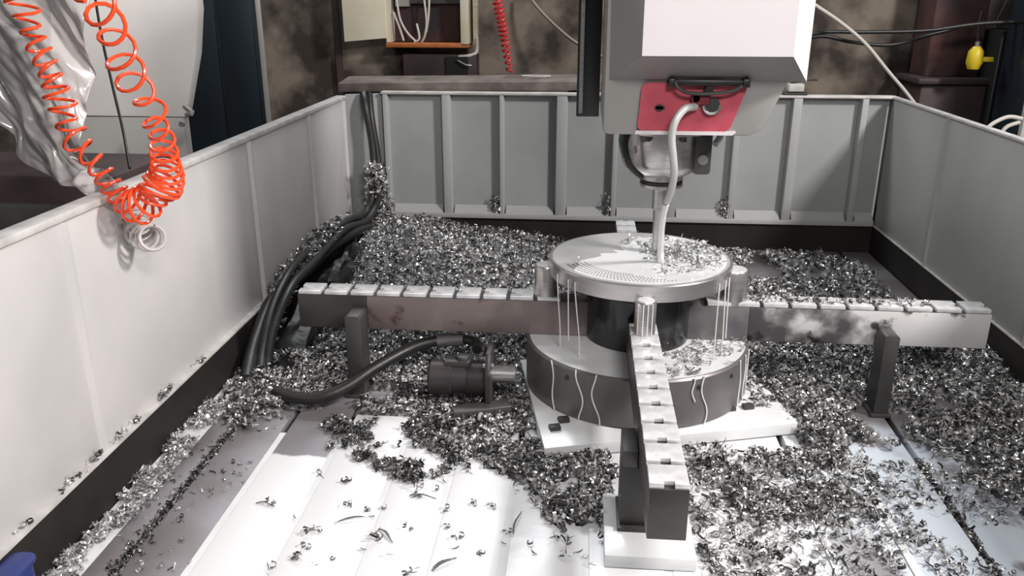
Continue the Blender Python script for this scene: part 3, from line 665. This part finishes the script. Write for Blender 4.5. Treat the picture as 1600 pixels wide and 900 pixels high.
t = thing('dark_trunking', (-1.15, 6.4, 1.0), 'dark grimy metal trunking below the open electrical box', 'trunking')
MB().box(-1.35, -.80, 6.30, 6.499, .85, 1.085).build('trunking_box', M_mach, t, bevel=.01)
MB().box(-1.02, -.86, 6.28, 6.30, .93, 1.07).build('cover_plate', M_black, t)
MB().tube([(-.93, 6.26, 1.045), (-.87, 6.25, 1.015), (-.83, 6.26, 1.01)], .008, 6, 3).build('handle', M_steel, t, smooth=True)
cable('rear_cable', [(-.42, 6.35, 1.52), (-.38, 6.3, 1.45), (-.27, 6.2, 1.34), (-.12, 6.1, 1.22), (.0, 6.0, 1.15), (.12, 5.9, 1.10)], .011, 'grey brown cable slanting down to the milling head from the left', mat('tan cable', (.22, .17, .14), .5))

# right background
cable('white_cable', [(1.10, 5.4, 1.60), (1.38, 5.45, 1.44), (1.55, 5.48, 1.34), (1.72, 5.50, 1.215), (1.88, 5.50, 1.05), (2.0, 5.50, .93), (2.10, 5.5, .82)], .011, 'white cable slanting down behind the rear right corner', M_cable)
g = 'black cables behind the head'
cable('sagging_cable', [(1.0, 5.6, 1.10), (1.28, 5.6, 1.20), (1.45, 5.6, 1.275), (1.75, 5.6, 1.28), (2.1, 5.6, 1.29), (2.45, 5.6, 1.335), (2.9, 5.6, 1.35)], .012, 'black cable running nearly level across the right rear wall, upper one', M_hose)
cable('sagging_cable', [(1.0, 5.7, 1.10), (1.30, 5.7, 1.20), (1.50, 5.7, 1.25), (1.70, 5.7, 1.215), (1.95, 5.7, 1.20), (2.2, 5.7, 1.27), (2.5, 5.7, 1.335), (2.9, 5.7, 1.33)], .012, 'black cable sagging across the right rear wall, lower one', M_hose)
t = thing('rear_machine', (2.7, 6.1, -.85), 'dark brown machine housing behind the right rear corner', 'machine')
MB().box(2.28, 2.78, 6.0, 6.4, -.85, .93).build('housing', M_mach, t, bevel=.015)
MB().box(2.24, 2.80, 5.95, 6.4, .93, .97).build('housing_top', M_mach, t, bevel=.01)
MB().box(2.33, 2.68, 6.1, 6.4, .97, 2.2).build('housing_column', mat('rust brown', (.11, .05, .045), .55, col2=(.05, .03, .03), nscale=5), t, bevel=.01)
MB().box(2.70, 3.0, 5.9, 6.4, -.85, 1.28).build('housing', M_black, t, bevel=.01)
MB().tube([(2.70, 5.9, 1.5), (2.66, 5.9, 1.38), (2.64, 5.9, 1.3)], .008, 6, 4).build('wire', M_hose, t)
t = thing('yellow_valve', (2.5, 5.75, 1.1), 'small yellow valve hanging in the dark right background', 'valve')
MB().lathe((2.49, 5.75, 0), [(.022, 1.19), (.045, 1.16), (.05, 1.09), (.035, 1.05)], 14).build('valve_body', M_yellow, t, smooth=True)
MB().box(2.50, 2.60, 5.73, 5.77, 1.095, 1.125).build('valve_arm', M_yellow, t, bevel=.006)
MB().lathe((2.49, 5.75, 0), [(.015, 1.22), (.015, 1.18)], 10).build('valve_stem', M_steel, t)
MB().tube([(2.49, 5.75, 1.22), (2.50, 5.8, 1.29), (2.52, 5.85, 1.40)], .006, 6, 4).build('valve_line', M_hose, t)
t = thing('side_cabinet', (2.9, 5.3, -.85), 'dark teal cabinet with pale edge at the right border', 'cabinet')
MB().box(2.68, 3.6, 5.32, 5.8, -.85, 2.2).build('cabinet_body', M_blue, t, bevel=.006)
MB().box(2.640, 2.668, 5.30, 5.34, -.85, 2.2).build('edge_post', M_rail, t, bevel=.004)
MB().tube([(2.38, 5.2, .73), (2.42, 5.2, .78), (2.50, 5.2, .82), (2.58, 5.2, .81)], .012, 8, 5).tube([(2.47, 5.2, .70), (2.50, 5.2, .76), (2.57, 5.2, .79)], .012, 8, 5).build('cable_loop', M_cable, t, smooth=True)
t = thing('limit_switch', (1.22, 5.2, .95), 'small pale sensor block on the rear wall rail beside the head', 'sensor')
MB().box(1.19, 1.28, 5.09, 5.16, .965, 1.01).build('sensor_body', M_rail, t, bevel=.006)
MB().box(1.16, 1.30, 5.085, 5.15, .947, .96).build('bracket', M_dark, t)
MB().tube([(1.20, 5.12, 1.01), (1.28, 5.12, 1.03), (1.36, 5.14, 1.03)], .007, 6, 3).build('sensor_lead', M_hose, t)

# ---------------------------------------------------------------- chips
rng = np.random.default_rng(11)
def ribbon(n, rad, turns, pitch, w, taper=.0):
    v = []
    for i in range(n + 1):
        a = 2 * PI * turns * i / n; r_ = rad * (1 - taper * i / n)
        x, y, z = r_ * math.cos(a), r_ * math.sin(a), pitch * (i / n - .5) * turns
        v.append((x, y, z - w / 2)); v.append((x * .93, y * .93, z + w / 2))
    v = np.array(v); v -= v.mean(0)
    f_ = [(2 * i, 2 * i + 1, 2 * i + 3, 2 * i + 2) for i in range(n)]
    return v, np.array(f_)
def splinter(l, w, bend, tw):
    v = []; n = 4
    for i in range(n + 1):
        u = i / n - .5; ww = w * (1 - abs(u) * 1.2)
        v.append((u * l, -ww * math.cos(tw * u), bend * u * u * 4 - ww * math.sin(tw * u))); v.append((u * l, ww * math.cos(tw * u), bend * u * u * 4 + ww * math.sin(tw * u)))
    return np.array(v), np.array([(2 * i, 2 * i + 1, 2 * i + 3, 2 * i + 2) for i in range(n)])
TM = [ribbon(7, .0075, .8, .006, .006), ribbon(8, .0065, 1.2, .009, .005), ribbon(9, .0055, 1.7, .008, .0045), ribbon(6, .011, .5, .004, .007),
      ribbon(8, .009, 1.1, .012, .004, .5), ribbon(5, .013, .35, .002, .005), splinter(.030, .0018, .003, 2), splinter(.022, .0028, .005, 1), splinter(.040, .0015, .006, 3)]
def rotm(n, flat):
    a = rng.uniform(0, 2 * PI, n); b = rng.normal(0, flat, n); c = rng.uniform(0, 2 * PI, n)
    ca, sa, cb, sb, cc, sc = np.cos(a), np.sin(a), np.cos(b), np.sin(b), np.cos(c), np.sin(c)
    z, o = np.zeros(n), np.ones(n)
    A = np.array([[ca, -sa, z], [sa, ca, z], [z, z, o]]).transpose(2, 0, 1)
    B = np.array([[o, z, z], [z, cb, -sb], [z, sb, cb]]).transpose(2, 0, 1)
    D_ = np.array([[cc, -sc, z], [sc, cc, z], [z, z, o]]).transpose(2, 0, 1)
    return A @ B @ D_
def chips(name, P, label, scale=(.8, 1.5), flat=1.0, wts=None, mound=None, m=None, cat='metal chips', m2=None):
    P = np.array(P, float); n = len(P); wts = wts or [3, 3, 2, 3, 2, 2, 1.6, 1.2, .8]
    pick = rng.choice(len(TM), n, p=np.array(wts) / sum(wts))
    V, Fc, base = [], [], 0
    for k, (tv, tf) in enumerate(TM):
        idx = np.where(pick == k)[0]
        if not len(idx): continue
        Rm = rotm(len(idx), flat); sc = rng.uniform(*scale, len(idx)) * 1.0
        vv = np.einsum('nij,vj->nvi', Rm, tv) * sc[:, None, None] + P[idx][:, None, :]
        ff = tf[None] + (np.arange(len(idx)) * len(tv))[:, None, None] + base
        V.append(vv.reshape(-1, 3)); Fc.append(ff.reshape(-1, 4)); base += len(idx) * len(tv)
    nch = sum(len(a) for a in Fc)
    if mound:
        mv, mf = mound; V.append(np.array(mv)); Fc.append(np.array(mf) + base)
    V = np.concatenate(V); Fc = np.concatenate(Fc)
    me = bpy.data.meshes.new(name); me.vertices.add(len(V)); me.vertices.foreach_set('co', V.astype(np.float32).ravel())
    me.loops.add(len(Fc) * 4); me.loops.foreach_set('vertex_index', Fc.astype(np.int32).ravel())
    me.polygons.add(len(Fc)); me.polygons.foreach_set('loop_start', np.arange(len(Fc), dtype=np.int32) * 4)
    mi = np.zeros(len(Fc), np.int32); mi[nch:] = 1
    me.materials.append(m or M_chip); me.materials.append(m2 or M_under)
    me.polygons.foreach_set('material_index', mi); me.update(calc_edges=True); me.validate()
    o = bpy.data.objects.new(name, me); C.objects.link(o)
    return tag(o, label, cat, kind='stuff')
def inpoly(x, y, poly):
    c = False; j = len(poly) - 1
    for i in range(len(poly)):
        xi, yi = poly[i]; xj, yj = poly[j]
        if (yi > y) != (yj > y) and x < (xj - xi) * (y - yi) / (yj - yi) + xi: c = not c
        j = i
    return c
def nz(x, y, s, o=0): return noise.fractal(Vector((x * s, y * s, o)), 1., 2., 3)
def blocked(x, y, z):
    """keep chips out of solid steel"""
    if (x - FX) ** 2 + (y - FY) ** 2 < .44 ** 2 and z < .24: return True
    if -1.44 > x or x > 1.77: return True
    if -.58 < x < -.31 and 2.80 < y < 2.94 and z > .03: return True
    return False
def field(poly, n, hfun, thr=-9, ns=6, jit=.012, seed=0, mound=True, step=.03):
    rnd = random.Random(seed); xs = [p[0] for p in poly]; ys = [p[1] for p in poly]; pts = []
    tries = 0
    while len(pts) < n and tries < n * 30:
        tries += 1
        x = rnd.uniform(min(xs), max(xs)); y = rnd.uniform(min(ys), max(ys))
        if not inpoly(x + .06 * nz(x, y, 7, 5), y + .06 * nz(x, y, 7, 9), poly): continue
        v = nz(x, y, ns, seed)
        if v < thr + rnd.uniform(-.12, .12): continue
        z = hfun(x, y) + rnd.uniform(.003, .006 + jit)
        if blocked(x, y, z): continue
        pts.append((x, y, z))
    mo = None
    if mound:
        x0, x1, y0, y1 = min(xs), max(xs), min(ys), max(ys); nx = int((x1 - x0) / step) + 1; ny = int((y1 - y0) / step) + 1
        mv, mf = [], []
        for j in range(ny + 1):
            for i in range(nx + 1):
                x = x0 + (x1 - x0) * i / nx; y = y0 + (y1 - y0) * j / ny
                ins = inpoly(x, y, poly) and nz(x, y, ns, seed) > thr + .12 and not blocked(x, y, .02)
                mv.append((x, y, (hfun(x, y) - .002 + .006 * nz(x, y, 40)) if ins else -.006))
        for j in range(ny):
            for i in range(nx):
                a = j * (nx + 1) + i; q = (a, a + 1, a + nx + 2, a + nx + 1)
                if max(mv[k][2] for k in q) > 0: mf.append(q)
        if mf: mo = (mv, mf)
    return pts, mo
# A: heap against the rear left corner
def hA(x, y):
    r_ = np.interp(x, [-1.42, -1.35, -1.14, -.95, -.61, -.39, -.2, .05, .3], [.12, .14, .205, .185, .115, .09, .05, .02, .01])
    return float(.025 + (r_ - .02) * math.exp(-((y - 4.6) / (.75 if y < 4.6 else .9)) ** 2) + .018 * nz(x, y, 5))
pts, mo = field([(-1.40, 3.16), (.30, 3.16), (.18, 4.1), (.05, 5.05), (-1.38, 5.07), (-1.24, 4.5), (-1.24, 3.8)], 9500, hA, seed=1, jit=.022)
chips('metal_chips', pts, 'big heap of shiny curled steel chips against the rear left corner', scale=(.95, 1.8), flat=1.4, mound=mo)
# B: rear right, low drifts
def hB(x, y): return .012 + .035 * math.exp(-((y - 4.72) / .28) ** 2) + .01 * max(0, nz(x, y, 5))
pts, mo = field([(.42, 3.45), (.9, 3.2), (1.7, 3.2), (1.62, 3.6), (1.64, 4.93), (.5, 4.93)], 6500, hB, thr=-.16, ns=3.2, seed=2)
chips('metal_chips', pts, 'low drift of steel chips behind the right arm near the rear skirt', scale=(1.0, 1.9), flat=1.2, mound=mo)
# C: left middle
def hC(x, y): return .014 + .04 * math.exp(-((x + 1.0) / .35) ** 2 - ((y - 3.1) / .25) ** 2) + .014 * max(-.5, nz(x, y, 6))
pts, mo = field([(-1.40, 3.10), (-1.40, 3.62), (-.15, 3.62), (-.19, 2.83), (-.30, 2.60), (-.48, 2.66), (-.58, 2.74), (-.85, 2.78), (-1.10, 2.78), (-1.18, 2.62), (-1.27, 2.60), (-1.36, 2.78)], 8300, hC, thr=-.32, ns=5, seed=3)
chips('metal_chips', pts, 'thick bed of curled steel chips round the left post and the motor', scale=(.9, 1.7), flat=1.2, mound=mo)
# D: right field
def hD(x, y): return .014 + .035 * max(0, min(1, (y - 2.5) / .8)) + .02 * max(-.5, nz(x, y, 4))
pts, mo = field([(.58, 2.90), (.66, 3.55), (1.76, 3.55), (1.76, 2.45), (1.55, 2.25), (1.42, 2.55), (1.12, 2.62), (.98, 2.72), (.86, 2.46), (.78, 2.80)], 10500, hD, thr=-.25, ns=4, seed=4)
chips('metal_chips', pts, 'wide dense bed of steel chips on the right half of the table', scale=(.9, 1.8), flat=1.1, wts=[2.5, 3, 2, 3, 2, 2, 2.5, 1.5, 2], mound=mo)
def hF(x, y): return .004
pts, mo = field([(.36, 2.62), (.80, 2.60), (.98, 2.55), (.95, 2.30), (.80, 2.12), (.62, 2.02), (.36, 1.90)], 2300, hF, thr=.02, ns=5, seed=5, mound=False)
p2, mo2 = field([(.30, 2.62), (1.0, 2.62), (1.05, 2.2), (.8, 1.8), (.35, 1.8)], 1300, hF, thr=-.6, ns=4, seed=15, mound=False)
chips('metal_chips', pts + p2, 'patchy scatter of steel chips on white coolant right of the front arm', scale=(.8, 1.7), flat=1.1, wts=[2.5, 3, 2, 3, 2, 2, 2.5, 1.5, 2])
pts, mo = field([(.95, 2.55), (1.76, 2.5), (1.76, 1.8), (1.0, 1.8)], 1500, hF, thr=-.25, ns=3.5, seed=6, mound=False)
p2, mo2 = field([(1.25, 2.50), (1.45, 2.55), (1.76, 2.5), (1.76, 2.05), (1.52, 2.1)], 1500, hF, thr=-.2, ns=5, seed=61, mound=False)
chips('metal_chips', pts + p2, 'thin scatter of chips over the wet table, shaded bluish, at the lower right', scale=(.7, 1.4), flat=.9)
# E: centre, left of the front arm
pts, mo = field([(-.46, 2.68), (-.18, 2.84), (-.10, 2.50), (.14, 2.52), (.13, 2.12), (.03, 2.05), (-.05, 2.12), (-.12, 2.28), (-.28, 2.42), (-.38, 2.52)], 3600, lambda x, y: .008 + .012 * max(0, nz(x, y, 6)), thr=-.22, ns=7, seed=7)
chips('metal_chips', pts, 'tangled mat of steel chips left of the front arm', scale=(.9, 1.8), flat=1.0, wts=[2.5, 3, 2, 4, 2, 4, 2, 1.5, 2], mound=mo)
pts, mo = field([(-.95, 2.72), (-.35, 2.70), (-.36, 2.38), (-.55, 2.30), (-.80, 2.45)], 900, hF, thr=.0, ns=7, seed=8, mound=False)
chips('metal_chips', pts, 'loose drift of chips on the edge of the white coolant film', scale=(.8, 1.6), flat=.8, m=M_chipd)
# ledge strip and slot fillings
pts, mo = field([(-1.425, 1.70), (-1.325, 1.70), (-1.325, 3.05), (-1.425, 3.05)], 1500, lambda x, y: .005, thr=-.16, ns=8, seed=9, mound=False)
chips('metal_chips', pts, 'strip of pale chips along the foot of the left guard wall', scale=(.8, 1.5), flat=.8, m=M_chipw)
pts = [(-1.25 + random.gauss(0, .008), random.uniform(1.6, 2.75), random.uniform(-.02, .006)) for _ in range(1500)]
chips('metal_chips', pts, 'dark chips packed in the leftmost open table slot', scale=(.6, 1.1), flat=.9, m=M_chipd)
pts = [(1.17 + random.gauss(0, .007), random.uniform(1.6, 2.6), random.uniform(-.02, .005)) for _ in range(1100)]
chips('metal_chips', pts, 'dark chips packed in the open table slot at the lower right', scale=(.6, 1.1), flat=.9, m=M_chipd)
pts = [(random.uniform(-1.33, -1.06), random.uniform(1.8, 2.75), .004) for _ in range(130)]
pts = [p for p in pts if nz(p[0], p[1], 6) > -.15]
chips('metal_chips', pts, 'few small chips on the bare grey strips at the left', scale=(.6, 1.2), flat=.6)
# corner: chips caught on the cables
pts = []
for _ in range(900):
    u = random.random() ** 1.5; z = .16 + u * .38
    pts.append((-1.255 + random.gauss(0, .024 + .02 * (1 - u)), 4.93 + random.gauss(0, .03), z))
chips('metal_chips', pts, 'clump of chips caught on the cables in the rear left corner', scale=(1.0, 2.0), flat=1.4)
pts = []
for _ in range(1500):
    y = random.uniform(3.25, 4.75); k = nz(0, y, 3, 4)
    if k < -.15: continue
    pts.append((-1.385 + random.gauss(0, .03), y, np.interp(y, [3.2, 3.4, 3.7, 4.2, 4.75], [.06, .14, .24, .27, .23]) + random.gauss(0, .018)))
chips('metal_chips', pts, 'chips riding on top of the black cables by the left guard wall', scale=(1.0, 1.8), flat=1.4)
for (x, lab) in ((-.535, 'little tuft of chips on the rear wall ledge left of the disc'), (.165, 'little tuft of chips on the rear wall ledge behind the disc'), (.885, 'little tuft of chips on the rear wall ledge right of the spindle')):
    pts = [(x + random.gauss(0, .012), 5.095 + random.gauss(0, .008), .21 + abs(random.gauss(0, .05))) for _ in range(60)]
    chips('metal_chips', pts, lab, scale=(.8, 1.5), flat=1.4)
pts = []
for (y, n) in ((1.75, 5), (1.95, 10), (2.1, 16), (2.22, 14), (2.35, 6), (2.5, 14), (2.55, 10), (2.8, 10)):
    pts += [(-1.438 + random.gauss(0, .004), y + random.gauss(0, .03), SK + .012 + abs(random.gauss(0, .006))) for _ in range(n)]
chips('metal_chips', pts, 'few chips resting on the ledge of the left guard wall', scale=(.7, 1.3), flat=1.)
# on the disc and on the drum
pts = []
for _ in range(400):
    a = random.gauss(R(8), R(40)); r_ = random.uniform(.04, .30); x, y = FX + .02 + r_ * math.cos(a), FY + r_ * math.sin(a) * .85
    if (x - FX) ** 2 + (y - FY) ** 2 > .33 ** 2: continue
    pts.append((x, y, .566 + random.uniform(0, .018)))
chips('metal_chips', pts, 'wet chips piled on the disc round the cutting tool', scale=(.8, 1.6), flat=.7, wts=[2, 3, 1, 3, 2, 3, 3, 1.5, 4], m=M_chipw)
pts = []
for _ in range(420):
    a = random.uniform(R(-75), R(10)); r_ = random.uniform(.23, .42)
    if nz(r_ * 3, a * 2, 3) < -.1: continue
    pts.append((FX + r_ * math.cos(a), FY + r_ * math.sin(a), .250 + random.uniform(0, .008)))
chips('metal_chips', pts, 'wet chips lying on top of the drum right of the front arm', scale=(.8, 1.5), flat=.6, wts=[2, 2, 1, 3, 2, 3, 3, 1.5, 3], m=M_chipw)
pts = [(FX + u, FY - .035 + random.uniform(0, .06), .406) for u in [random.uniform(.42, 1.1) for _ in range(130)]]
chips('metal_chips', pts, 'a few chips lying on top of the right arm', scale=(.7, 1.3), flat=.7)

# ---------------------------------------------------------------- single chips lying loose on the white film
def one_chip(k, s, seed):
    rnd = random.Random(seed); mb = MB()
    for q in range(k):
        tv, tf = TM[rnd.randrange(len(TM))]
        Mx = Matrix.Rotation(rnd.uniform(0, 6.28), 3, 'Z') @ Matrix.Rotation(rnd.gauss(0, .5), 3, 'X') @ Matrix.Rotation(rnd.uniform(0, 6.28), 3, 'Z')
        off = Vector((rnd.gauss(0, .008), rnd.gauss(0, .008), .007 + .004 * q)) if k > 1 else Vector((0, 0, .006))
        mb.add([Mx @ Vector(v) * s + off for v in tv], [tuple(f_) for f_ in tf])
    return mb
protos = []
for i in range(12):
    o = one_chip([1, 2, 3, 1, 4, 2, 1, 5, 2, 3, 1, 2][i], 1.25, 40 + i).build('metal_chip', M_chipd)
    protos.append(o)
lab = 'small loose curl of steel lying on the white coolant film at the lower left'
spots = [(460, 810), (498, 745), (545, 790), (600, 795), (487, 832), (483, 855), (500, 832), (588, 845), (608, 870), (463, 873), (492, 885), (655, 750), (660, 760), (680, 765), (655, 778), (694, 755), (650, 770), (740, 790), (770, 795), (695, 825), (790, 835), (785, 850), (712, 845), (828, 850), (832, 865), (712, 860), (768, 790), (475, 830), (560, 710), (425, 790), (540, 755), (420, 890), (520, 875), (640, 900), (870, 845), (885, 850), (880, 870), (905, 865), (915, 872), (925, 885), (750, 868), (805, 768), (835, 790), (700, 800), (565, 860), (640, 830), (575, 800), (730, 740), (520, 700), (660, 700), (600, 730)]
def gnd(px, py):
    """where the sight line of the photograph meets the table top"""
    Rm = co.rotation_euler.to_matrix(); d = Rm @ Vector(((px - 800) / 1300, (450 - py) / 1300, -1)); t_ = -1.5 / d.z
    return (d.x * t_, d.y * t_)
for i, (px, py) in enumerate(spots):
    x, y = gnd(px, py); o = protos[i] if i < 12 else dup(protos[random.randrange(12)])
    o.location = (x, y, .001); o.rotation_euler = (0, 0, random.uniform(0, 6.28)); s_ = random.uniform(.7, 1.1); o.scale = (s_, s_, s_)
    zone = ('close beside the post block' if px > 860 else 'near the bottom edge of the picture' if py > 862 else 'between the arm shadow and the slivers' if px > 760 else
            'at the edge of the chip mat' if py < 748 else 'around the thin sliver below the chip mat' if px > 630 else 'by the long dark sliver' if py < 822 else 'in the sparse group below the long sliver')
    tag(o, 'small steel curl on white coolant, ' + zone, 'metal chip', 'loose chips ' + zone)
def sliver(x0, y0, x1, y1, w, label):
    d = Vector((x1 - x0, y1 - y0, 0)); L_ = d.length; d.normalize(); nrm = Vector((-d.y, d.x, 0)); mb = MB(); vs = []; fs = []
    for i in range(7):
        u = i / 6; ww = w * (.35 + .65 * math.sin(PI * min(1, u + .08)))
        p = Vector((x0, y0, .003 + .008 * math.sin(PI * u))) + d * (L_ * u) + nrm * (.004 * math.sin(5 * u))
        vs += [p + nrm * ww, p - nrm * ww, p + Vector((0, 0, .003))]
    fs = [q for i in range(6) for q in ((3 * i, 3 * i + 2, 3 * i + 5, 3 * i + 3), (3 * i + 2, 3 * i + 1, 3 * i + 4, 3 * i + 5), (3 * i, 3 * i + 3, 3 * i + 4, 3 * i + 1))]
    o = MB().add(vs, fs).build('metal_sliver', M_chipd); return tag(o, label, 'metal chip')
sliver(*gnd(523, 819), *gnd(585, 807), .005, 'long dark steel sliver lying flat on white coolant, lower left')
sliver(*gnd(592, 828), *gnd(616, 849), .004, 'dark steel sliver slanting down on white coolant, lower left')
sliver(*gnd(640, 776), *gnd(682, 780), .003, 'thin steel sliver below the edge of the chip mat')
sliver(*gnd(676, 893), *gnd(712, 872), .007, 'fat twisted steel sliver near the bottom edge')
sliver(*gnd(802, 835), *gnd(813, 800), .003, 'thin upright steel sliver left of the arm shadow')
sliver(*gnd(400, 788), *gnd(430, 792), .003, 'thin steel sliver near the left edge of the film')
sliver(*gnd(1238, 716), *gnd(1268, 745), .003, 'bright steel sliver on the chips right of the front arm')
